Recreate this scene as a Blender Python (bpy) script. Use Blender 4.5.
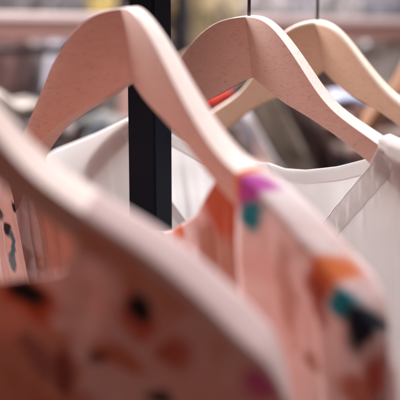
import bpy, bmesh, math, random
from mathutils import Matrix, Vector
R = math.radians
scene = bpy.context.scene
for o in list(bpy.data.objects): bpy.data.objects.remove(o)
COL = scene.collection

# ------------------------------------------------------------------ camera
F_PX, PITCH = 902.24, 0.164513          # focal length in pixels of the 400 px photograph
cam_d = bpy.data.cameras.new('camera')
cam_d.sensor_width = 36.0
cam_d.lens = F_PX / 400 * 36.0
cam_d.clip_start = 0.02
cam_d.clip_end = 60
cam_d.dof.use_dof = True
cam_d.dof.focus_distance = 0.765
cam_d.dof.aperture_fstop = 4.4
cam_d.dof.aperture_blades = 0
cam = bpy.data.objects.new('camera', cam_d); COL.objects.link(cam)
cam.rotation_euler = (math.pi/2 - PITCH, 0, 0)
scene.camera = cam

# ------------------------------------------------------------------ world and lamps (indoor shop light, plus one added fill)
w = bpy.data.worlds.new('World'); scene.world = w; w.use_nodes = True
bg = w.node_tree.nodes['Background']
bg.inputs[0].default_value = (0.55, 0.26, 0.22, 1)
bg.inputs[1].default_value = 0.41

def area(name, loc, target, size, sizey, power, color):
    d = bpy.data.lights.new(name, 'AREA'); d.shape = 'RECTANGLE'; d.size = size; d.size_y = sizey
    d.energy = power; d.color = color
    o = bpy.data.objects.new(name, d); COL.objects.link(o); o.location = loc
    o.rotation_euler = (Vector(target) - Vector(loc)).to_track_quat('-Z', 'Y').to_euler()
    return o
area('overhead_light', (0.80, 0.85, 1.30), (0.0, 0.70, 0.0), 0.9, 0.9, 34, (0.98, 0.98, 1.0))
area('shop_window_light', (-1.35, 2.0, 0.75), (0.0, 0.75, -0.05), 0.9, 0.9, 46, (1.0, 0.93, 0.95))
area('overhead_light', (-0.70, 1.75, 1.20), (-0.10, 0.9, -0.08), 0.7, 0.7, 60, (0.90, 0.94, 1.0))  # added cool fill lamp, behind left, to brighten the sheer blouse
area('overhead_light', (0.1, 2.7, 1.7), (0.0, 2.6, -0.2), 1.6, 1.2, 62, (1.0, 0.96, 0.95))

scene.view_settings.view_transform = 'Standard'
scene.view_settings.look = 'None'
scene.view_settings.exposure = 0.0
scene.view_settings.gamma = 1.0

# ------------------------------------------------------------------ helpers
def lin(r, g, b):
    f = lambda c: (c/255/12.92) if c/255 <= 0.04045 else ((c/255+0.055)/1.055)**2.4
    return (f(r), f(g), f(b), 1)

def tag(o, label, cat, group=None, kind=None):
    if label: o['label'] = label
    if cat: o['category'] = cat
    if group: o['group'] = group
    if kind: o['kind'] = kind
    return o

def link(name, me, mat, parent=None, smooth=True, sharp=None):
    o = bpy.data.objects.new(name, me); COL.objects.link(o)
    if mat: me.materials.append(mat)
    if smooth:
        for p in me.polygons: p.use_smooth = True
        if sharp: me.set_sharp_from_angle(angle=R(sharp))
    if parent: o.parent = parent
    return o

def empty(name, matrix=None, loc=None):
    o = bpy.data.objects.new(name, None); COL.objects.link(o)
    o.empty_display_size = 0.05
    if matrix is not None: o.matrix_world = matrix
    if loc is not None: o.location = loc
    return o

def mesh_from(verts, faces, name='mesh'):
    me = bpy.data.meshes.new(name); me.from_pydata(verts, [], faces); me.update(); return me

def fix_normals(me):
    bm = bmesh.new(); bm.from_mesh(me); bmesh.ops.recalc_face_normals(bm, faces=bm.faces); bm.to_mesh(me); bm.free()

def interp(pts, x):
    if x <= pts[0][0]: return pts[0][1]
    for (a, b), (c, d) in zip(pts, pts[1:]):
        if x <= c: return b + (d-b)*(x-a)/(c-a)
    return pts[-1][1]

def smooth01(t):
    t = max(0., min(1., t)); return t*t*(3-2*t)

def hermite(K, V, s):
    n = len(K); m = []
    for i in range(n):
        if i == 0: m.append((V[1]-V[0])/(K[1]-K[0]))
        elif i == n-1: m.append((V[-1]-V[-2])/(K[-1]-K[-2]))
        else:
            h0, h1 = K[i]-K[i-1], K[i+1]-K[i]
            m.append(((V[i]-V[i-1])/h0*h1 + (V[i+1]-V[i])/h1*h0)/(h0+h1))
    m[0] = 0 if V[0] == 0 else m[0]
    i = 0
    while i < n-2 and s > K[i+1]: i += 1
    h = K[i+1]-K[i]; t = (s-K[i])/h
    return (2*t**3-3*t*t+1)*V[i]+(t**3-2*t*t+t)*h*m[i]+(-2*t**3+3*t*t)*V[i+1]+(t**3-t*t)*h*m[i+1]

def at(px, py, Y):
    """point seen at photograph pixel px, py at distance Y along the floor"""
    a = (px-200)/F_PX; b = (200-py)/F_PX
    c, s = math.cos(PITCH), math.sin(PITCH)
    dy, dz = c + b*s, -s + b*c
    return Vector((a/dy*Y, Y, dz/dy*Y))

def tube_mesh(path, rad, seg=12, cap=True):
    verts, faces = [], []
    P = [Vector(p) for p in path]; n = len(P)
    up = None
    for i, p in enumerate(P):
        t = (P[min(i+1, n-1)] - P[max(i-1, 0)]).normalized()
        if up is None:
            up = Vector((0, 1, 0)) if abs(t.y) < .9 else Vector((1, 0, 0))
        a = t.cross(up).normalized(); b = a.cross(t).normalized(); up = b
        r = rad[i] if isinstance(rad, (list, tuple)) else rad
        for k in range(seg):
            an = 2*math.pi*k/seg
            verts.append(p + a*math.cos(an)*r + b*math.sin(an)*r)
    for i in range(n-1):
        for k in range(seg):
            k2 = (k+1) % seg
            faces.append((i*seg+k, i*seg+k2, (i+1)*seg+k2, (i+1)*seg+k))
    if cap:
        faces.append(tuple(range(seg-1, -1, -1))); faces.append(tuple((n-1)*seg+k for k in range(seg)))
    me = mesh_from([tuple(v) for v in verts], faces); fix_normals(me); return me

def box_mesh(sx, sy, sz, bev=0.002, loc=(0, 0, 0)):
    bm = bmesh.new(); bmesh.ops.create_cube(bm, size=1)
    bmesh.ops.scale(bm, vec=(sx, sy, sz), verts=bm.verts)
    bmesh.ops.bevel(bm, geom=bm.edges[:], offset=bev, segments=3, affect='EDGES')
    bmesh.ops.translate(bm, vec=loc, verts=bm.verts)
    me = bpy.data.meshes.new('box'); bm.to_mesh(me); bm.free(); return me

# ------------------------------------------------------------------ materials
class NT:
    def __init__(s, name):
        s.m = bpy.data.materials.new(name); s.m.use_nodes = True
        s.t = s.m.node_tree; s.b = s.t.nodes['Principled BSDF']; s.out = s.t.nodes['Material Output']
    def n(s, typ, **kw):
        x = s.t.nodes.new(typ)
        for k, v in kw.items(): setattr(x, k, v)
        return x
    def l(s, a, b): s.t.links.new(a, b)
    def math(s, op, a, b=None):
        x = s.n('ShaderNodeMath', operation=op)
        for i, v in enumerate((a, b)):
            if v is None: continue
            if isinstance(v, (int, float)): x.inputs[i].default_value = v
            else: s.l(v, x.inputs[i])
        return x.outputs[0]
    def mix(s, fac, a, b, typ='MIX'):
        x = s.n('ShaderNodeMix', data_type='RGBA', blend_type=typ)
        for i, v in ((0, fac), (6, a), (7, b)):
            if isinstance(v, (int, float, tuple)): x.inputs[i].default_value = v
            else: s.l(v, x.inputs[i])
        return x.outputs[2]
    def noise(s, vec, scale, detail=3, rough=.5, dist=0):
        x = s.n('ShaderNodeTexNoise'); x.inputs['Scale'].default_value = scale
        x.inputs['Detail'].default_value = detail; x.inputs['Roughness'].default_value = rough
        x.inputs['Distortion'].default_value = dist
        if vec: s.l(vec, x.inputs['Vector'])
        return x
    def mapping(s, vec, scale=(1, 1, 1), loc=(0, 0, 0), rot=(0, 0, 0)):
        x = s.n('ShaderNodeMapping'); s.l(vec, x.inputs[0])
        x.inputs['Scale'].default_value = scale; x.inputs['Location'].default_value = loc; x.inputs['Rotation'].default_value = rot
        return x.outputs[0]
    def ramp(s, fac, stops):
        x = s.n('ShaderNodeValToRGB'); s.l(fac, x.inputs[0]); e = x.color_ramp.elements
        e[0].position, e[0].color = stops[0]; e[1].position, e[1].color = stops[-1]
        for p, c in stops[1:-1]: q = e.new(p); q.color = c
        return x.outputs[0]
    def bump(s, h, dist, strength=1.):
        x = s.n('ShaderNodeBump'); x.inputs['Distance'].default_value = dist; x.inputs['Strength'].default_value = strength
        s.l(h, x.inputs['Height']); s.l(x.outputs[0], s.b.inputs['Normal'])

def wood(name, light, dark, rough=.42, seed=0):
    k = NT(name); tc = k.n('ShaderNodeTexCoord')
    v = k.mapping(tc.outputs['Object'], (1, 1, 1), (seed, seed*.3, 0))
    warp = k.noise(v, 9, 3)
    g1 = k.noise(k.mapping(v, (7, 40, 60)), 3.2, 6, .62, .35)
    pores = k.noise(k.mapping(v, (90, 300, 560)), 1.5, 3, .6)
    blot = k.noise(v, 18, 3, .6)
    c = k.mix(g1.outputs[0], dark, light)
    c = k.mix(k.math('MULTIPLY', k.ramp(blot.outputs[0], [(.35, (0, 0, 0, 1)), (.7, (1, 1, 1, 1))]), .25), c, light)
    pr = k.ramp(pores.outputs[0], [(.32, (1, 1, 1, 1)), (.44, (0, 0, 0, 1))])
    c = k.mix(k.math('MULTIPLY', pr, .5), c, tuple(x*.55 for x in dark[:3])+(1,))
    k.l(c, k.b.inputs['Base Color'])
    k.b.inputs['Roughness'].default_value = rough
    k.b.inputs['Specular IOR Level'].default_value = .45
    hgt = k.math('SUBTRACT', k.math('MULTIPLY', g1.outputs[0], .4), pr)
    k.bump(hgt, .00008, .5)
    return k.m

def simple(name, col, rough=.5, metal=0., var=.15, scale=40, bump=.0003):
    k = NT(name); tc = k.n('ShaderNodeTexCoord')
    n = k.noise(tc.outputs['Object'], scale, 4)
    c = k.mix(n.outputs[0], tuple(x*(1-var) for x in col[:3])+(1,), tuple(min(1, x*(1+var)) for x in col[:3])+(1,))
    k.l(c, k.b.inputs['Base Color']); k.b.inputs['Roughness'].default_value = rough; k.b.inputs['Metallic'].default_value = metal
    if bump: k.bump(n.outputs[0], bump, .5)
    return k.m

def cloth_finish(k, col, translucent, transparent, weave=2600, sheen=.15, crumple=.0015):
    """diffuse + translucent cloth with a crumpled, woven surface"""
    tc = k.n('ShaderNodeTexCoord')
    wv = k.noise(tc.outputs['Object'], weave*.4, 2)
    cr = k.noise(tc.outputs['Object'], 26, 4, .55, .6)
    h = k.math('ADD', k.math('MULTIPLY', wv.outputs[0], .10), cr.outputs[0])
    k.l(col, k.b.inputs['Base Color'])
    k.b.inputs['Roughness'].default_value = .85
    k.b.inputs['Specular IOR Level'].default_value = .2
    k.b.inputs['Sheen Weight'].default_value = sheen
    k.bump(h, crumple, .7)
    tr = k.n('ShaderNodeBsdfTranslucent'); k.l(col, tr.inputs[0])
    m1 = k.n('ShaderNodeMixShader'); m1.inputs[0].default_value = translucent
    k.l(k.b.outputs[0], m1.inputs[1]); k.l(tr.outputs[0], m1.inputs[2])
    last = m1
    if transparent:
        tp = k.n('ShaderNodeBsdfTransparent'); m2 = k.n('ShaderNodeMixShader'); m2.inputs[0].default_value = transparent
        k.l(m1.outputs[0], m2.inputs[1]); k.l(tp.outputs[0], m2.inputs[2]); last = m2
    k.l(last.outputs[0], k.out.inputs[0])
    return k.m

def plain_cloth(name, col, translucent=.15, transparent=0., var=.12, **kw):
    k = NT(name); tc = k.n('ShaderNodeTexCoord')
    n = k.noise(tc.outputs['Object'], 22, 3)
    c = k.mix(n.outputs[0], tuple(x*(1-var) for x in col[:3])+(1,), tuple(min(1, x*(1+var)) for x in col[:3])+(1,))
    return cloth_finish(k, c, translucent, transparent, **kw)

def floral(name, base, tint, accents, blobs, translucent=.22, seed=0., cover=.5):
    """loose painted floral print in the cloth's own UV (metres along the hanger, metres down)"""
    k = NT(name); uv = k.n('ShaderNodeUVMap').outputs[0]
    wob = k.noise(k.mapping(uv, (1, 1, 1), (seed, 0, 0)), 48, 1.5, .5)
    d = k.n('ShaderNodeVectorMath', operation='SUBTRACT'); k.l(wob.outputs[1], d.inputs[0]); d.inputs[1].default_value = (.5, .5, .5)
    d2 = k.n('ShaderNodeVectorMath', operation='SCALE'); k.l(d.outputs[0], d2.inputs[0]); d2.inputs['Scale'].default_value = .016
    p = k.n('ShaderNodeVectorMath', operation='ADD'); k.l(uv, p.inputs[0]); k.l(d2.outputs[0], p.inputs[1]); p = p.outputs[0]
    tn = k.noise(k.mapping(p, (1, 1, 1), (seed*2, 3, 0)), 20, 3, .6)
    c = k.mix(k.ramp(tn.outputs[0], [(.38, (0, 0, 0, 1)), (.62, (1, 1, 1, 1))]), base, tint)
    for i, (col, sc, th, amt) in enumerate(accents):
        a = k.noise(k.mapping(p, (1, 1, 1), (seed+7.3*i+1, 2.1*i, 0)), sc, 3, .5)
        f = k.ramp(a.outputs[0], [(th, (0, 0, 0, 1)), (th+.06, (1, 1, 1, 1))])
        c = k.mix(k.math('MULTIPLY', f, amt), c, col)
    for (u, z, ru, rz, col, amt) in blobs:
        s = k.n('ShaderNodeVectorMath', operation='SUBTRACT'); k.l(p, s.inputs[0]); s.inputs[1].default_value = (u/100, z/100, 0)
        q = k.n('ShaderNodeVectorMath', operation='MULTIPLY'); k.l(s.outputs[0], q.inputs[0]); q.inputs[1].default_value = (100/ru, 100/rz, 0)
        ln = k.n('ShaderNodeVectorMath', operation='LENGTH'); k.l(q.outputs[0], ln.inputs[0])
        f = k.ramp(ln.outputs['Value'], [(.55, (1, 1, 1, 1)), (1., (0, 0, 0, 1))])
        c = k.mix(k.math('MULTIPLY', f, amt), c, col)
    return cloth_finish(k, c, translucent, 0)

WOOD_A = wood('pink_beech_wood', (.62, .41, .34, 1), (.50, .30, .245, 1), seed=0)
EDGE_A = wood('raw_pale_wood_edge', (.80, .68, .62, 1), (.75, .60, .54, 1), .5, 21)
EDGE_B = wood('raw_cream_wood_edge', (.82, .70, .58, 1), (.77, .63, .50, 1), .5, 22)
WOOD_D = wood('grained_beech_wood', (.78, .55, .46, 1), (.66, .42, .34, 1), seed=8.3)
WOOD_C = wood('amber_beech_wood', (.52, .30, .19, 1), (.42, .22, .13, 1), seed=5.1)
WOOD_B = wood('golden_beech_wood', (.72, .49, .35, 1), (.60, .37, .24, 1), seed=3.1)
def matte(m, v):
    m.node_tree.nodes['Principled BSDF'].inputs['Specular IOR Level'].default_value = v; return m
STEEL = simple('dark_hook_steel', (.10, .09, .10, 1), .3, .9, .1)
BLACK = simple('black_powder_coat', (.005, .009, .018, 1), .6, 0, .2, 900, .0001)
matte(BLACK, .12); BLACKF = BLACK

# ------------------------------------------------------------------ hangers
KN = [0, 2, 4, 6.5, 9.5, 13, 17, 23.]
HANG = {
 1: [-17.332, 43.797, 3.085, .262, .072, -.361, -.05, -.905, -3.134, -6.982, -8.942, -10.861, -16.241, -4.992, -5.873, -6.917, -7.587, -8.989, -10.999, -13.776, -18.204, .34, -.114, 1.615, 1.275],
 2: [-5.596, 64.865, 2.93, .918, -.049, -.115, .0, -.816, -2.638, -5.946, -9.28, -11.234, -16.616, -4.993, -5.949, -6.72, -7.607, -9.03, -11.436, -13.759, -18.204, .376, -.231, 1.055, 1.665],
 3: [3.999, 81.303, 2.93, .742, -.014, -.163, .0, -.864, -3.175, -6.773, -8.873, -11.066, -16.009, -5.4, -6.128, -7.147, -7.903, -9.034, -10.867, -13.845, -18.204, .387, -.223, 1.026, 1.309],
 4: [11.701, 94.032, 2.927, .798, -.004, -.285, -.058, -.964, -3.638, -6.656, -8.52, -10.545, -16.039, -5.322, -6.593, -7.468, -8.111, -9.391, -11.522, -13.764, -18.204, .386, -.264, .907, 1.277],
}
HANG[5] = [32.6, 125.5, 2.6, 1.28] + HANG[3][4:]
HANG[5][4], HANG[5][5] = 0, -.16
L, LZ = 21.7, 22.8      # arm length, and how far the shoulder line of the cloth runs on
class H:
    def __init__(s, q):
        s.q = q; s.top = [0]+q[6:13]; s.bot = q[13:21]; s.c1, s.c2, s.th, s.th2 = q[21:25]
        yaw, ro, le = q[3:6]
        s.M = Matrix.Translation(Vector(q[:3])*.01) @ Matrix.Rotation(-yaw, 4, 'Z') @ Matrix.Rotation(-le, 4, 'X') @ Matrix.Rotation(ro, 4, 'Y')
        s.T = s.table(s.top, True); s.B = s.table(s.bot, False)
    def table(s, V, mirror):                             # planed smooth, 1 mm steps
        n = 231; T = [hermite(KN, V, i*.1) for i in range(n)]
        for _ in range(5):
            k = 7; P = []
            for i in range(-k, n+k):
                if i < 0: P.append(T[-i] if mirror else 2*T[0]-T[-i])
                elif i >= n: P.append(2*T[-1]-T[2*(n-1)-i])
                else: P.append(T[i])
            T = [sum(P[i:i+2*k+1])/(2*k+1) for i in range(n)]
        if mirror: T = [t-T[0] for t in T]
        return T
    def look(s, T, a):
        a = min(a, LZ)*10; i = min(int(a), len(T)-2); return T[i]+(T[i+1]-T[i])*(a-i)
    def zt(s, a): return s.look(s.T, a)
    def zb(s, a): return s.look(s.B, a)
    def n(s, a): return s.c1*a + s.c2*a*a/22            # front face, towards the camera
    def t(s, a): return s.th + s.th2*(min(a, L)/22)**1.5

def hanger(k, mat, label, group, bar_z, edge):
    h = H(HANG[k])
    # cross-sections along the arms (closed loft, rounded ends)
    us = []
    N = 90
    for i in range(N+1):
        x = -1 + 2*i/N
        us.append(x*L)
    us = sorted(set(us + [-L+.05, -L+.15, -L+.35, -L+.7, L-.05, L-.15, L-.35, L-.7]))
    verts, faces = [], []
    sec = 0
    for u in us:
        a = abs(u)
        zt, zb, nf, th = h.zt(a), h.zb(a), h.n(a), h.t(a)
        e = L - a; rr = 2.0
        if e < rr:                                         # rounded tip
            k_ = math.sqrt(max(0, 1-((rr-e)/rr)**2)); mid = (zt+zb)/2; half = (zt-zb)/2
            half = half - .8*(1-k_); zt, zb = mid+half, mid-half
            th2_ = th - .9*(1-k_); nf -= (th-th2_)/2; th = th2_
        b = min(.34 if k == 4 else .07, th*.45)
        nb = nf-th
        ring = []
        def corner(cn, cz, sn, sz, a0, a1):
            for j in range(4):
                an = a0+(a1-a0)*j/3
                ring.append((cn + sn*b*math.cos(an), cz + sz*b*math.sin(an)))
        corner(nf-b, zt-b, 1, 1, 0, math.pi/2)
        corner(nb+b, zt-b, -1, 1, math.pi/2, 0)
        corner(nb+b, zb+b, -1, -1, 0, math.pi/2)
        corner(nf-b, zb+b, 1, -1, math.pi/2, 0)
        sec = len(ring)
        for (n_, z_) in ring: verts.append((u*.01, -n_*.01, z_*.01))
    M_ = len(us)
    for i in range(M_-1):
        for j in range(sec):
            j2 = (j+1) % sec
            faces.append((i*sec+j, i*sec+j2, (i+1)*sec+j2, (i+1)*sec+j))
    faces.append(tuple(range(sec))); faces.append(tuple((M_-1)*sec+j for j in range(sec-1, -1, -1)))
    me = mesh_from(verts, faces); fix_normals(me)
    root = empty('wooden_hanger', h.M)
    tag(root, label, 'hanger', group)
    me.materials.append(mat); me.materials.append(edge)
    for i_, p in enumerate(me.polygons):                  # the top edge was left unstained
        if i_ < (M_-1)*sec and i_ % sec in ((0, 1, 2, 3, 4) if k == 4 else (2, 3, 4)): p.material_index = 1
    link('arms', me, None, root, True, 33)
    # hook: a straight stem that bends over the rack bar
    s0 = bar_z - (HANG[k][2]*.01)
    rad = .0195; y0 = h.th*.005
    path = [(0, y0, -.012), (0, y0, .01), (0, y0, s0*.35), (.0, y0, s0*.6)]
    c = (0, y0, s0+.0155 - rad)
    for j in range(0, 19):
        an = R(-62 + j*14.2)
        path.append((c[0]+rad*math.cos(an), y0, c[2]+rad*math.sin(an)))
    path[3] = (.003, y0, c[2]-rad*1.3)
    inv = (Matrix.Rotation(-h.q[5], 4, 'X') @ Matrix.Rotation(h.q[4], 4, 'Y')).inverted()
    path = [tuple(inv @ Vector(p)) for p in path]
    hk = link('hook', tube_mesh(path, .00155, 12), STEEL, root)
    return h

BAR_Z = .0905
GROUP = 'wooden hangers along the clothes rack'
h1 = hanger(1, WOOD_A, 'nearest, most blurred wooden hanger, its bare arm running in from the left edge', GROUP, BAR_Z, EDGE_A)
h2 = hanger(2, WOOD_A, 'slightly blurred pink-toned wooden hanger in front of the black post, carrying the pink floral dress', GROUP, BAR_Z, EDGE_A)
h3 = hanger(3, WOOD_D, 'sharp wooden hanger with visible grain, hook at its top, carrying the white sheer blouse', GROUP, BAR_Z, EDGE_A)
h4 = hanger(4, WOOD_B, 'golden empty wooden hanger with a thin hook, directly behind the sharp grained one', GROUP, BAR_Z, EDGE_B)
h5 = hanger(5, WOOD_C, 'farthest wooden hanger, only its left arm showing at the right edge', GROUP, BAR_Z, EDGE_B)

# ------------------------------------------------------------------ the rack
rack = empty('clothes_rack', loc=(-.0435, .785, -1.25))
tag(rack, 'black metal clothes rack with a square upright post behind the second hanger', 'clothes rack')
def local(p): return tuple(Vector(p) - Vector(rack.location))
bd = Vector((.518, .855, 0)).normalized()
bar_c = Vector((.040+.002, .813+.008, BAR_Z))
bar = link('rack_bar', tube_mesh([local(bar_c - bd*1.0), local(bar_c + bd*.9)], .0125, 24), BLACKF, rack)
pw = .0285
post = link('post', box_mesh(pw, pw, 1.42, .002), BLACK, rack, True, 30)
post.location = (0, 0, .71); post.rotation_euler = (0, 0, R(-31))
arm = link('bracket', box_mesh(.14, .02, .02, .002), BLACK, rack, True, 30)
arm.location = (.052, .02, 1.25+BAR_Z-.0); arm.rotation_euler = (0, 0, R(15))
foot = link('foot', box_mesh(.06, .5, .03, .004), BLACK, rack, True, 30); foot.location = (0, 0, .0)
foot.rotation_euler = (0, 0, R(-31))

# ------------------------------------------------------------------ garments on the hangers
def garment(h, name, mat, front, back, W, zbot, off=.18, amp=.45, seed=1, droop=1.3, extra=None, lift=0, back_mat=None, sleeve=None, rnd_=1.9):
    """front / back: list of (u, z) of the neck openings, ends meet the shoulders"""
    rnd = random.Random(seed)
    ph = [rnd.uniform(0, 6.28) for _ in range(8)]
    uL, uR = front[0][0], front[-1][0]
    cols = []
    NC = 300
    for i in range(NC+1): cols.append(-W + 2*W*i/NC)
    for i in range(1, 12): cols += [W-.35*(i/12)**2, -W+.35*(i/12)**2]
    for e in (uL, uR):
        for d in (-.6, -.45, -.3, -.2, -.1, -.03, .03, .1, .2, .3, .45, .6): cols.append(e+d)
    cols = sorted(set(round(c, 3) for c in cols))
    def start(u, bk):
        s = sh(u)
        return min(interp(back if bk else front, u), s-.25) if uL < u < uR else s-.25
    def sh(u):
        a = abs(u); z = h.zt(a)
        if sleeve and a > sleeve[0][0]:
            return interp(sleeve, a) + off*.6 - .9*smooth01((a-(W-1.2))/1.2)**2
        tipL = min(LZ, W-1.5)
        if a > tipL: z -= droop*((a-tipL)/(W-tipL))**2.2 * 1.0
        return z + off*.6 + lift
    def fold(u, dep, back_):
        g = smooth01(dep/7.)
        k = 1 if not back_ else 1.7
        f = (math.sin(u*1.15*k+ph[0]+.25*math.sin(dep*.3)) * .5 + math.sin(u*2.3+ph[1]+.3*math.sin(dep*.21+ph[2]))*.32 + math.sin(u*4.6+ph[3]+dep*.05)*.14
             + math.sin(u*.55+ph[4])*.5)
        s = math.sin(u*.9+dep*.8+ph[5])*math.sin(dep*.55+ph[6])*.22*smooth01(dep/3)
        return amp*(f*g + s)
    NR = 46
    verts, uvs, idx = [], [], {}
    rows_all = []
    def roundness(a):                     # the cloth turns round the shoulder from front to back
        x = (a-(W-rnd_))/rnd_
        return 1 if x <= 0 else max(.08, math.sqrt(max(0, 1-x*x)))
    def nb(u, a):                         # front and back base distances
        n = h.n(min(a, L))
        return n+off, n-h.t(a)-off
    rows = NR + 5 + NR                    # back rows, shoulder rows, front rows
    grid = []
    for ci, u in enumerate(cols):
        a = abs(u); nf, nbk = nb(u, a)
        s = sh(u)
        inneck = uL < u < uR
        m = (nf+nbk)/2; q_ = roundness(a)
        nf = m + (nf-m)*q_; nbk = m + (nbk-m)*q_
        zf = min(interp(front, u), s-.25) if inneck else s-.25
        zk = min(interp(back, u), s-.25) if inneck else s-.25
        col = []
        for r in range(NR):               # back, bottom -> top
            t = (1 - r/(NR-1))**1.35; z = zk + (zbot-zk)*t
            dep = zk - z
            n = nbk - max(0, fold(u, dep, True)+amp*.35)*1.0*smooth01(dep/3)
            col.append((u, n, z, 1))
        for r in range(5):                # over the shoulder
            an = math.pi*(r+1)/6
            z = s-.25 + .25*math.sin(an)**.6; n = m + (nbk-m)*math.cos(an)
            col.append((u, n, z, 2))
        for r in range(NR):
            t = (r/(NR-1))**1.35; z = zf + (zbot-zf)*t
            dep = zf - z
            n = nf + max(-.05, fold(u, dep, False)+amp*.3*smooth01(dep/3))
            if extra: n += extra(u, z, dep)
            col.append((u, n, z, 0))
        grid.append(col)
    for col in grid:
        for (u, n, z, fl) in col: verts.append((u*.01, -n*.01, z*.01))
    faces, fuv = [], []
    T = len(grid[0])
    for ci in range(len(cols)-1):
        uc = (cols[ci]+cols[ci+1])/2
        for r in range(T-1):
            if uL < uc < uR and NR-1 <= r < NR+5: continue
            a0, b0, c0, d0 = ci*T+r, (ci+1)*T+r, (ci+1)*T+r+1, ci*T+r+1
            faces.append((a0, b0, c0, d0))
            o = 1.0 if r < NR-1 else 0.0
            def uvof(c_, r_):
                v_ = grid[c_][r_]; top = grid[c_][NR+5]
                if o or r_ >= NR+5: return (v_[0]*.01+o, v_[2]*.01)
                return (v_[0]*.01, (top[2] + (top[1]-v_[1]))*.01)
            fuv.append([uvof(ci, r), uvof(ci+1, r), uvof(ci+1, r+1), uvof(ci, r+1)])
    me = mesh_from(verts, faces)
    uvl = me.uv_layers.new(name='UVMap')
    li = 0
    for f in fuv:
        for q in f: uvl.data[li].uv = q; li += 1
    bm = bmesh.new(); bm.from_mesh(me)
    bmesh.ops.delete(bm, geom=[v for v in bm.verts if not v.link_faces], context='VERTS')
    bm.to_mesh(me); bm.free()
    o = link(name, me, mat)
    if back_mat:                                          # plain shoulder facing folded over the hanger
        me.materials.append(back_mat)
        for p in me.polygons:
            ys = [me.uv_layers[0].data[i].uv for i in p.loop_indices]
            u_ = sum(q.x for q in ys)/len(ys)*100; v_ = sum(q.y for q in ys)/len(ys)*100
            if u_ < 60 and v_ > sh(u_)-.62: p.material_index = 1
    s_ = o.modifiers.new('thickness', 'SOLIDIFY'); s_.thickness = .0006; s_.offset = 0
    o.matrix_world = h.M
    # helper giving points on the two surfaces
    def surf(u, z, bk):
        a = abs(u); nf, nbk = nb(u, a); dep = start(u, bk)-z; dep = max(dep, 0)
        if bk: return nbk - max(0, fold(u, dep, True)+amp*.35)*smooth01(dep/3)
        n = nf + max(-.05, fold(u, dep, False)+amp*.3*smooth01(dep/3))
        return n + (extra(u, z, dep) if extra else 0)
    return o, surf, sh

def strip(pts, surf, width, bk, lift, mat, parent, name, ruff=0., seed=0, seg=160, down=True, thick=.0007):
    """binding that follows a neck edge; pts in (u, z), width in cm"""
    rnd = random.Random(seed); ph = [rnd.uniform(0, 6.28) for _ in range(5)]
    P = []
    tot = 0; ds = [0]
    for (a, b), (c, d) in zip(pts, pts[1:]): tot += math.hypot(c-a, d-b); ds.append(tot)
    def pos(s):
        for i in range(len(pts)-1):
            if s <= ds[i+1] or i == len(pts)-2:
                t = (s-ds[i])/(ds[i+1]-ds[i]); return (pts[i][0]+(pts[i+1][0]-pts[i][0])*t, pts[i][1]+(pts[i+1][1]-pts[i][1])*t)
    C = [pos(tot*i/seg) for i in range(seg+1)]
    for _ in range(8):
        C = [C[0]] + [((C[i-1][0]+2*C[i][0]+C[i+1][0])/4, (C[i-1][1]+2*C[i][1]+C[i+1][1])/4) for i in range(1, seg)] + [C[-1]]
    verts, faces = [], []; RW = 10
    for i, (u, z) in enumerate(C):
        a, b = C[max(0, i-1)], C[min(seg, i+1)]
        tx, tz = b[0]-a[0], b[1]-a[1]; l = math.hypot(tx, tz)+1e-9
        nx, nz = tz/l, -tx/l                 # perpendicular, pointing down / outwards
        s = i/seg*tot
        for r in range(RW+1):
            t = r/RW
            wv = width*(1+.0*math.sin(s*3))
            uu, zz = u + nx*wv*t, z + nz*wv*t
            n = surf(uu, zz, bk)
            bulge = lift*(math.sin(math.pi*min(1, t*1.0))**.5 if 0 < t < 1 else 0)
            rf = ruff*math.sin(math.pi*min(1, t*1.05+.02))**.7*(.5*math.sin(s*7.2+ph[0]+t*.5)+.35*math.sin(s*12.7+ph[1]-t*.8)+.3*math.sin(s*2.9+ph[2]))
            sign = 1
            verts.append((uu*.01, -(n+sign*(bulge+.03)+rf)*.01, zz*.01))
    for i in range(seg):
        for r in range(RW):
            faces.append((i*(RW+1)+r, (i+1)*(RW+1)+r, (i+1)*(RW+1)+r+1, i*(RW+1)+r+1))
    o = link(name, mesh_from(verts, faces), mat, parent)
    s_ = o.modifiers.new('thickness', 'SOLIDIFY'); s_.thickness = thick; s_.offset = 0
    return o

# --- white blouse on the sharp hanger
BLOUSE = plain_cloth('sheer_white_cotton', (.89, .885, .88, 1), .62, .20, .04, crumple=.0014)
BINDING = plain_cloth('white_cotton_binding', (.92, .915, .91, 1), .72, .06, .04, crumple=.0004)
THREAD = plain_cloth('white_thread', (.9, .89, .87, 1), .1, .0, .02)
bf = [(-13.4, -10.0), (-12.6, -11.9), (-11.4, -14.2), (-9.4, -17.2), (-8.2, -19.0), (-5, -22.4), (0, -24), (4.5, -21.8), (8.6, -17.2), (11.8, -14.0), (14.2, -11.6), (15.0, -10.3)]
bb = [(-13.4, -9.6), (-12.2, -10.0), (-10.1, -10.7), (-5.7, -12.8), (-1.3, -13.6), (2.5, -13.8), (5.4, -13.5), (9.3, -12.7), (12.6, -11.7), (14.4, -10.7), (15.0, -10.1)]
def gathers(u, z, dep):
    # gathered cloth fanning out from the front neck edge
    if u > 0: zn = interp(bf, u) if u < 15 else -10.3
    else: zn = interp(bf, u) if u > -13.4 else -10
    d = max(0, (zn - z)); e = math.exp(-((d-1.6)/2.4)**2)*(1 if 6 < u < 20 else 0)
    return .11*e*math.sin(u*3.4+z*.9)+.05*e*math.sin(u*7.1-z*2.0)
blouse, bs, bsh = garment(h3, 'blouse', BLOUSE, bf, bb, 28.6, -52, off=.16, amp=.24, seed=4, extra=gathers, sleeve=[(12.5, -8.75), (13.2, -8.85), (15.5, -9.7), (19, -10.9), (23, -12.1), (26, -13.0), (28.6, -14.2)])
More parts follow.
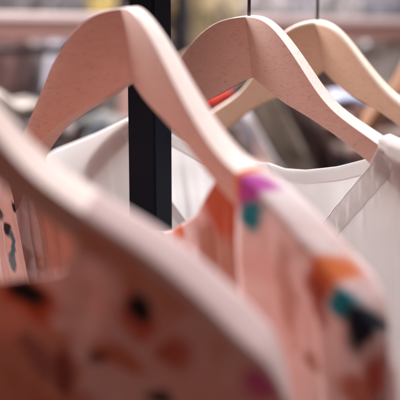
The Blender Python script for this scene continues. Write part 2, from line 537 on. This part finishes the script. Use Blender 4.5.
tag(blouse, 'sheer white sleeveless blouse with a gathered neck, hanging on the sharp wooden hanger', 'blouse')
strip(bb, bs, 1.25, True, .05, BINDING, blouse, 'neck_binding', 0, 2)
strip([q for q in bf if q[0] >= 0], bs, 1.8, False, .04, BINDING, blouse, 'neck_ruffle', .04, 5, 420)
strip([q for q in bf if q[0] <= 0], bs, .9, False, .06, BINDING, blouse, 'neck_ruffle', .05, 6, 200)
def seam(pts, surf, bk, rad, mat, parent, name, lift=.06, shift=0.):
    P = []
    n = 200; ds = [0]; tot = 0
    for (a, b), (c, d) in zip(pts, pts[1:]): tot += math.hypot(c-a, d-b); ds.append(tot)
    C = []
    for k in range(n+1):
        s = tot*k/n
        for i in range(len(pts)-1):
            if s <= ds[i+1]+1e-9 or i == len(pts)-2:
                t = (s-ds[i])/(ds[i+1]-ds[i]); C.append([pts[i][0]+(pts[i+1][0]-pts[i][0])*t, pts[i][1]+(pts[i+1][1]-pts[i][1])*t]); break
    for _ in range(8):
        C = [C[0]] + [[(C[i-1][0]+2*C[i][0]+C[i+1][0])/4, (C[i-1][1]+2*C[i][1]+C[i+1][1])/4] for i in range(1, n)] + [C[-1]]
    path = [(u*.01, -(surf(u, z-shift, bk)+lift)*.01, (z-shift)*.01) for u, z in C]
    return link(name, tube_mesh(path, rad, 8), mat, parent)
seam(bb, bs, True, .00045, THREAD, blouse, 'neck_stitching', .08, 1.25)
seam(bf, bs, False, .0006, THREAD, blouse, 'neck_stitching', .06, 0.0)

# --- pink floral dress on the second hanger
PINK = (.80, .61, .59, 1); PALE = (.86, .78, .77, 1); ORANGE = (.72, .17, .03, 1); RUST = (.30, .055, .025, 1)
BROWN = (.42, .17, .10, 1); MAG = (.50, .06, .36, 1); TEAL = (.02, .20, .26, 1); NAVY = (.010, .018, .035, 1); INK = (.010, .009, .012, 1)
B = 100.
DRESS2 = floral('pink_floral_print', PINK, PALE,
   [(BROWN, 16, .60, .45), ((.68, .24, .12, 1), 19, .60, .6)],
   [(16.0, -11.0, 1.4, 1.7, MAG, 1), (16.4, -12.5, 1.25, 1.2, (.01, .24, .30, 1), 1), (14.9, -10.4, .7, 2.2, ORANGE, .95),
    (21.4, -15.0, 1.15, 1.9, ORANGE, .95), (20.7, -16.4, .8, 1.6, (.40, .07, .03, 1), .9), (22.4, -16.8, .9, 1.0, (.01, .24, .30, 1), 1), (23.2, -18.0, .8, 1.7, NAVY, 1), (24.4, -20.6, 1.4, 1.5, (.50, .06, .03, 1), .9), (22.9, -21.5, 1.5, 1.2, (.50, .10, .04, 1), .8),
    (21.0, -16.9, .8, 1.8, RUST, .75), (20.2, -20.4, 1.2, 1.0, BROWN, .7), (24.6, -22.6, 1.2, .9, INK, .9),
    (18.6, -16.5, 1.0, 3.2, BROWN, .55), (17.2, -14.5, .5, 3, PINK, .5),
    (-15.5, -15.0, .5, .9, INK, 1), (-17.6, -15.6, .75, .95, INK, 1), (-16.9, -17.2, .35, 1.0, INK, .95), (-16.6, -18.4, .3, 1.4, TEAL, .9), (-16.7, -20.0, .35, 1.2, TEAL, .8),
    (-18.0, -13.7, .45, .8, (.5, .03, .04, 1), .9),
    (B+9.2, -16.6, 4.0, 3.2, BROWN, .85), (B+10.4, -12.9, 3.1, 3.2, (.50, .085, .02, 1), .95), (B+11.8, -10.9, 1.6, 1.3, ORANGE, .9), (B+3.4, -15.9, 1.5, 1.1, ORANGE, .95), (B-12, -17, 6, 9, BROWN, .8), (B+13, -12.5, 2.0, 2.5, RUST, .9)], seed=1.7)
f2 = [(-15.9, -11.6), (-15.7, -12.8), (-15.45, -14.0), (-15.2, -21), (-14, -24.5), (-9, -28), (0, -30), (9, -28), (13.8, -24), (14.7, -19), (14.85, -11.3), (15.0, -10.2)]
b2 = [(-15.9, -11.4), (-15, -12.6), (-12, -14.6), (-6, -16.2), (0, -16.5), (2.6, -15.9), (6.8, -14.2), (8.6, -12.7), (10.6, -11.0), (12.4, -10.1), (15.0, -9.8)]
dress2, s2, sh2 = garment(h2, 'floral_dress', DRESS2, f2, b2, 23.9, -56, off=.12, amp=.55, seed=9, droop=2.4)
tag(dress2, 'pale pink floral dress with orange, magenta, teal and navy patches, in front of the post', 'dress', 'floral print dresses on the rack')
BIND2 = plain_cloth('pale_pink_binding', (.72, .57, .56, 1), .2)

# --- rust floral dress on the nearest hanger
DRESS1 = floral('rust_floral_print', (.82, .62, .58, 1), (.80, .48, .41, 1),
   [((.66, .25, .14, 1), 13, .50, .75), ((.60, .15, .09, 1), 11, .57, .7), ((.60, .34, .36, 1), 17, .58, .5)],
   [(9.4, -14.9, 2.3, 1.5, (.62, .12, .04, 1), .95), (9.2, -14.7, 1.6, .9, INK, 1), (15.6, -13.9, 1.2, 1.8, (.60, .11, .05, 1), .9), (15.7, -13.2, .8, .9, INK, 1),
    (14.4, -16.8, 1.9, 1.3, (.62, .16, .06, 1), .85), (13.2, -17.1, .7, .7, INK, .55), (21.9, -16.4, 1.3, 1.1, (.62, .10, .34, 1), .9), (16.4, -18.8, 1.0, .8, INK, .9),
    (11.2, -18.7, .9, 1.8, (.25, .03, .02, 1), .8), (17.6, -15.6, 1.1, 1.2, (.55, .10, .05, 1), .85), (9.5, -18.6, 1.3, 1.5, (.36, .12, .1, 1), .7)], seed=5.2)
f1 = [(-13.0, -9.8), (-12.2, -11.6), (-9.2, -13.6), (-7.5, -14.4), (0, -16), (7.5, -14.5), (9.0, -13.8), (11.6, -12.6), (12.3, -11.2), (12.7, -9.9), (13.0, -9.2)]
b1 = [(-13.0, -10), (-11, -13.4), (-7, -16.4), (0, -18), (7, -16.6), (11, -14), (12.4, -11.6), (13.0, -9.4)]
dress1, s1, sh1 = garment(h1, 'floral_dress', DRESS1, f1, b1, 22.95, -46, off=.10, amp=.5, seed=21, droop=2.6, back_mat=BIND2, rnd_=2.9)
tag(dress1, 'rust red floral dress with black blotches, nearest and most blurred, filling the lower left', 'dress', 'floral print dresses on the rack')

# ------------------------------------------------------------------ the shop behind
wall = link('wall', box_mesh(9, .1, 4, .005, (0, 5.2, .7)), simple('grey_wall_paint', (.26, .25, .27, 1), .8, 0, .08, 3), None)
tag(wall, None, None, kind='structure')
floor = link('floor', mesh_from([(-6, -2, -1.27), (6, -2, -1.27), (6, 6, -1.27), (-6, 6, -1.27)], [(0, 1, 2, 3)]), simple('floor_boards', (.16, .11, .09, 1), .5, 0, .3, 6), None)
tag(floor, None, None, kind='structure')

def place(o, p, rz=0):
    o.location = p; o.rotation_euler = (0, 0, rz)

_cm = {}
def cm(col, tr=.1):
    k = tuple(round(c, 3) for c in col)
    if k not in _cm:
        q = NT('shop_cloth'); tc = q.n('ShaderNodeTexCoord')
        a = q.noise(q.mapping(tc.outputs['Object'], (1, 1, .7), (len(_cm)*1.7, 0, 0)), 9, 3, .6, 1.2)
        c = q.mix(q.ramp(a.outputs[0], [(.36, (0, 0, 0, 1)), (.64, (1, 1, 1, 1))]), tuple(x*.42 for x in col[:3])+(1,), tuple(min(.85, x*1.7+.02) for x in col[:3])+(1,))
        _cm[k] = cloth_finish(q, c, tr, 0)
    return _cm[k]

# folded garment: a rounded slab with layered edges and a slightly slumped top
def folded(px, py_top, Y, wpx, th, depth, col, label, cat, group, rz=0., seed=0):
    p = at(px, py_top, Y); wid = wpx/F_PX*Y; rnd = random.Random(seed)
    ph = [rnd.uniform(0, 6.28) for _ in range(6)]
    NX, NT_, = 40, 26
    verts, faces = [], []
    for i in range(NX+1):
        x = -1+2*i/NX
        for j in range(NT_):
            an = 2*math.pi*j/NT_
            ca, sa = math.cos(an), math.sin(an)
            e = .35
            yy = math.copysign(abs(ca)**e, ca)*depth/2; zz = math.copysign(abs(sa)**.7, sa)*th/2
            endk = (1-abs(x)**7)**.5 if abs(x) < 1 else 0
            lay = .06*th*math.sin(zz/th*18+ph[0])*(1 if abs(ca) > .5 else 0)
            z2 = zz*(.25+.75*endk)*(1+.16*math.sin(x*3+ph[1])+.10*math.sin(x*7+yy*30+ph[2]))
            z2 += .28*th*math.sin(x*2.2+ph[3]) + .2*th*math.sin(x*5.1+ph[4])*endk
            verts.append((x*wid/2, yy*(.9+.1*endk)+lay, z2 - th/2))
    for i in range(NX):
        for j in range(NT_):
            j2 = (j+1) % NT_
            faces.append((i*NT_+j, i*NT_+j2, (i+1)*NT_+j2, (i+1)*NT_+j))
    faces.append(tuple(range(NT_))); faces.append(tuple(NX*NT_+j for j in range(NT_-1, -1, -1)))
    me = mesh_from(verts, faces); fix_normals(me)
    o = link('folded_garment', me, cm(col)); place(o, p, rz); o.rotation_euler = (0, rnd.uniform(-.09, .09), rz)
    tag(o, label, cat, group); return o

# hanging garment: flattened, folded tube with sloping shoulders on a small hanger
def hung(px, py_sh, Y, wpx, length, col, label, group, yaw=0., seed=0, collar=None, cat='garment', tilt=0., thick=.035):
    p = at(px, py_sh, Y); hw = wpx/F_PX*Y/2; rnd = random.Random(seed)
    ph = [rnd.uniform(0, 6.28) for _ in range(8)]
    root = empty('hanging_garment', loc=p); root.rotation_euler = (0, tilt, yaw)
    tag(root, label, cat, group)
    NR_, NS = 40, 96
    verts, faces = [], []
    drop = hw*.42
    for i in range(NR_+1):
        t = i/NR_
        z = -length*t**1.2
        d = -z
        if d < drop: w_ = hw*(.28+.72*(d/drop)**.8)
        else: w_ = hw*(1-.06*math.sin(min(1, (d-drop)/.2)*3.1)+.12*(d-drop)/length)
        tk = thick*(.35+.65*smooth01(d/.1))
        for j in range(NS):
            an = 2*math.pi*j/NS
            x = math.cos(an)*w_
            fl = math.sin(x/hw*5+ph[0]+d*2)*.5+math.sin(x/hw*11+ph[1]+d*5)*.3+math.sin(x/hw*2.2+ph[2])*.5
            y = math.sin(an)*tk*(1+.0*fl)+fl*thick*.55*smooth01(d/.12)*(1 if math.sin(an) > 0 else .8)
            verts.append((x, y, z+.012*math.sin(x/hw*4+ph[4])*t))
    for i in range(NR_):
        for j in range(NS):
            j2 = (j+1) % NS
            faces.append((i*NS+j, i*NS+j2, (i+1)*NS+j2, (i+1)*NS+j))
    faces.append(tuple(range(NS)))
    me = mesh_from(verts, faces); fix_normals(me)
    body = link('body', me, cm(col), root)
    if collar:
        cw = hw*.26
        path = [(-cw, -.3*thick, .006), (-cw*.9, -thick*1.2, -.02), (-cw*.45, -thick*1.7, -.07), (0, -thick*1.9, -.13), (.0+cw*.45, -thick*1.7, -.07), (cw*.9, -thick*1.2, -.02), (cw, -.3*thick, .006)]
        link('collar', tube_mesh(path, [.008, .013, .014, .012, .014, .013, .008], 10), cm(collar), root)
    pts = [(-hw*.8, 0, -drop*.75), (-hw*.45, 0, -drop*.38), (0, 0, .012), (hw*.45, 0, -drop*.38), (hw*.8, 0, -drop*.75)]
    hg = link('hanger', tube_mesh(pts, .008, 10), WOOD_B, root)
    hp = [(0, 0, .01), (0, 0, .05)] + [(.018*math.cos(R(a))-.0, 0, .068+.018*math.sin(R(a))) for a in range(-70, 190, 20)]
    link('hook', tube_mesh(hp, .002, 8), STEEL, hg)
    return root

# pale wooden display frame crossing behind the rack
FRAMEW = wood('pale_pink_frame_wood', (.56, .36, .33, 1), (.48, .29, .26, 1), .55, 7)
CAPW = wood('bleached_cap_wood', (.74, .62, .60, 1), (.66, .54, .52, 1), .5, 9)
zt_ = at(200, 15.5, 2.45).z; zb_ = at(200, 40, 2.45).z; zc_ = at(200, 24.5, 2.45).z
def display_rack(x0, x1, label):
    fr = empty('display_rack', loc=(0, 2.45, -1.25)); fr.rotation_euler = (0, 0, R(21))
    tag(fr, label, 'display rack', 'pale wooden display racks behind the hangers')
    xc, wd = (x0+x1)/2, x1-x0
    link('rail_board', box_mesh(wd, .05, zc_-zb_, .004, (xc, 0, (zc_+zb_)/2+1.25)), FRAMEW, fr, True, 30)
    link('cap_board', box_mesh(wd+.02, .09, zt_-zc_-.002, .004, (xc, 0, (zc_+zt_)/2+1.25+.001)), CAPW, fr, True, 30)
    for sx in (x0+.04, x1-.04):
        link('post', box_mesh(.06, .05, 1.25+zb_-.003, .004, (sx, .0, (1.25+zb_-.003)/2)), FRAMEW, fr, True, 30)
    link('hanging_rod', tube_mesh([(x0+.05, .06, 1.25), (x1-.05, .06, 1.25)], .012, 16), STEEL, fr)
display_rack(-1.3, -.155, 'pale pink wooden display rack crossing behind the hangers on the left side')
display_rack(.165, 1.3, 'pale pink wooden display rack behind the golden hanger on the right side')

G1 = 'garments hanging behind the display frame'
row1 = [  # px, shoulder py, Y, width px, length, colour, yaw, collar, tilt, label
 (4, 30, 2.62, 62, .7, (.085, .04, .037), .5, None, .05, 'dark maroon garment hanging at the far left under the pale rail'),
 (38, 27, 2.72, 44, .7, (.20, .17, .17), -.5, None, -.06, 'taupe grey garment hanging beside the dark maroon one'),
 (57, 32, 2.60, 16, .16, (.36, .34, .38), .2, None, .12, 'short white garment between the grey ones on the left'),
 (76, 28, 2.80, 46, .7, (.12, .12, .15), .3, None, .1, 'slate grey garment just left of the blurred hanger'),
 (112, 28, 2.84, 46, .7, (.17, .15, .13), -.3, None, .0, 'olive grey garment seen beside the black post'),
 (150, 28, 2.84, 50, .7, (.12, .10, .10), .3, None, .0, 'dark grey garment hidden mostly by the black post'),
 (190, 58, 2.80, 60, .7, (.13, .08, .07), .2, None, .0, 'dark brown garment between the two front hangers'),
 (246, 50, 2.80, 60, .7, (.16, .14, .17), -.3, None, .0, 'charcoal grey garment seen below the sharp hanger'),
 (300, 30, 2.76, 66, .7, (.11, .065, .06), .3, None, .0, 'dark brown garment between the sharp hanger and the golden one'),
 (344, 30, 2.86, 60, .6, (.30, .22, .20), .2, None, .0, 'dusty mauve garment behind the golden hanger'),
 (392, 33, 2.70, 52, .5, (.62, .56, .50), -.3, None, .25, 'cream garment with a slanting side at the right edge'),
]
for i, (px, py, Y, wp, ln, c, yw, cl, tl, lb) in enumerate(row1):
    hung(px, py, Y, wp, ln, c, lb, G1, yw, 30+i, cl, tilt=tl)
# nearer garments pushed aside, hanging at a slant
row2 = [(246, 70, 1.90, 42, .42, (.20, .165, .13), .5, -.52, 'olive taupe garment slanting behind the blouse neckline'),
        (284, 84, 1.98, 40, .36, (.085, .05, .045), .4, -.45, 'dark brown garment slanting beside the olive taupe one'),
        (316, 94, 2.02, 30, .30, (.34, .24, .21), .4, -.3, 'tan garment slanting beside the dark brown one')]
for i, (px, py, Y, wp, ln, c, yw, tl, lb) in enumerate(row2):
    hung(px, py, Y, wp, ln, c, lb, 'slanting garments in the middle distance', yw, 60+i, None, tilt=tl, thick=.02)

# table with folded clothes
tb = empty('display_table', loc=(.05, 2.15, -1.25))
tag(tb, 'wooden display table holding the folded clothes', 'table')
zt2 = at(200, 176, 2.1).z
TW = wood('table_wood', (.40, .27, .22, 1), (.30, .19, .15, 1), .5, 12)
link('table_top', box_mesh(1.5, .5, .035, .004, (0, 0, 1.25+zt2-.0175)), TW, tb, True, 30)
for sx in (-.68, .68):
    for sy in (-.2, .2):
        link('leg', box_mesh(.05, .05, 1.25+zt2-.038, .003, (sx, sy, (1.25+zt2-.038)/2)), TW, tb, True, 30)
G2 = 'folded clothes on the display table'
def pile(px, Y, wpx, layers, seed, rz):
    z = zt2
    total = []
    for i, (th, col, lb, dx, ws) in enumerate(layers):
        p = at(px, 100, Y)
        o = folded(px+dx, 100, Y, wpx*ws, th, .24, col, lb, 'folded clothes', G2, rz+(.12 if i % 2 else -.1), seed+i)
        o.location.z = z + th*1.0; z += th*.98
pile(388, 2.02, 120, [(.05, (.03, .045, .12), 'navy folded garment at the bottom of the right pile', -4, 1), (.045, (.30, .20, .17), 'brown folded garment above the navy one', 2, 1),
   (.045, (.46, .36, .32), 'beige folded garment in the middle of the right pile', -2, 1.05), (.028, (.17, .08, .06), 'rust brown folded garment under the pale blue one', -14, .7), (.028, (.34, .37, .50), 'pale blue folded shirt topping the right pile', 0, 1.02)], 50, .1)
pile(345, 2.16, 70, [(.05, (.03, .045, .14), 'navy folded garment standing left of the right pile', 0, 1)], 60, -.15)
pile(20, 2.05, 105, [(.06, (.10, .07, .06), 'dark brown folded garment at the bottom of the left pile', 0, 1), (.05, (.22, .18, .17), 'taupe folded garment in the left pile', 8, 1),
   (.05, (.10, .08, .08), 'dark grey folded garment in the left pile', -6, 1), (.035, (.26, .22, .19), 'cream folded garment topping the left pile', -16, .62)], 70, .2)
pile(128, 2.05, 90, [(.06, (.16, .13, .12), 'brown folded garment at the bottom of the pile behind the post', 0, 1), (.06, (.12, .13, .15), 'slate folded garment behind the post', 0, 1),
   (.03, (.13, .12, .11), 'stone grey folded garment topping the pile behind the post', -4, .9)], 80, .0)
pile(205, 2.0, 70, [(.06, (.20, .17, .17), 'grey folded garment at the bottom of the pile under the red one', 0, 1), (.06, (.3, .25, .22), 'taupe folded garment under the red one', 0, 1),
   (.045, (.5, .42, .38), 'sand folded garment under the red one', 0, 1), (.04, (.45, .035, .02), 'bright red folded garment seen between two hangers', 6, 1)], 90, .1)

# empty white plastic hangers leaning on the table: the pale diagonal strips under the golden hanger
WHITEP = simple('white_plastic', (.62, .58, .60, 1), .4, 0, .05)
def lean(pxs, Y, label):
    P = [at(x, y, Y) for x, y in pxs]
    c = P[0]
    t = empty('plastic_hanger', loc=c); tag(t, label, 'hanger', 'pale plastic hangers on the table')
    q = [tuple(p-c) for p in P]
    link('arms', tube_mesh(q, .0075, 12), WHITEP, t)
    a = Vector(q[0]); d = (a-Vector(q[1])).normalized()
    hp = [tuple(a), tuple(a+d*.03), tuple(a+d*.05+Vector((.012, 0, .004))), tuple(a+d*.045+Vector((.026, 0, 0)))]
    link('hook', tube_mesh(hp, .002, 8), STEEL, t)
lean([(241, 106), (252, 124), (262, 142), (272, 160), (284, 176)], 1.80, 'pale plastic hanger leaning diagonally below the golden hanger')

# back row of garments near the wall, from the blurred band along the top edge
G3 = 'garments on the far wall rack'
fb = empty('far_clothes_rack', loc=(0, 3.7, -1.25)); tag(fb, 'dark far clothes rack against the grey wall', 'clothes rack')
zb3 = at(200, -26, 3.7).z+1.25
link('bar', tube_mesh([(-1.5, 0, zb3), (1.5, 0, zb3)], .014, 16), BLACK, fb)
for px in (-160, 181, 560):
    x = at(px, 0, 3.7).x
    link('post', box_mesh(.045, .045, zb3, .003, (x, -.16, zb3/2)), BLACK, fb, True, 30)
row3 = [(-4, 60, (.20, .20, .21), 'grey coat at the left end of the far rack'), (42, 52, (.17, .165, .17), 'dark grey coat on the far rack'),
        (72, 34, (.24, .24, .26), 'slim silver grey coat on the far rack'), (98, 30, (.52, .38, .13), 'mustard yellow garment on the far rack, left of the post'), (150, 40, (.05, .04, .05), 'black garment on the far rack behind the post'),
        (172, 20, (.42, .28, .12), 'ochre garment on the far rack, right of the post'), (208, 30, (.44, .35, .20), 'pale yellow garment on the far rack beside the dark upright'), (230, 30, (.40, .33, .22), 'sand yellow garment on the far rack'),
        (262, 44, (.40, .37, .38), 'pale grey coat on the far rack above the sharp hanger'), (296, 36, (.34, .33, .36), 'blue grey coat on the far rack'),
        (340, 50, (.40, .38, .39), 'light grey coat on the far rack above the golden hanger'), (388, 50, (.24, .24, .28), 'slate blue coat at the right end of the far rack')]
for i, (px, wp, c, lb) in enumerate(row3):
    hung(px, -12, 3.7, wp*1.25, (.30 if px < 160 and c[2] < c[0]*.6 else 1.0), c, lb, G3, (-.35, .3, -.1, .2)[i % 4], 100+i, None, 'garment', thick=.05)
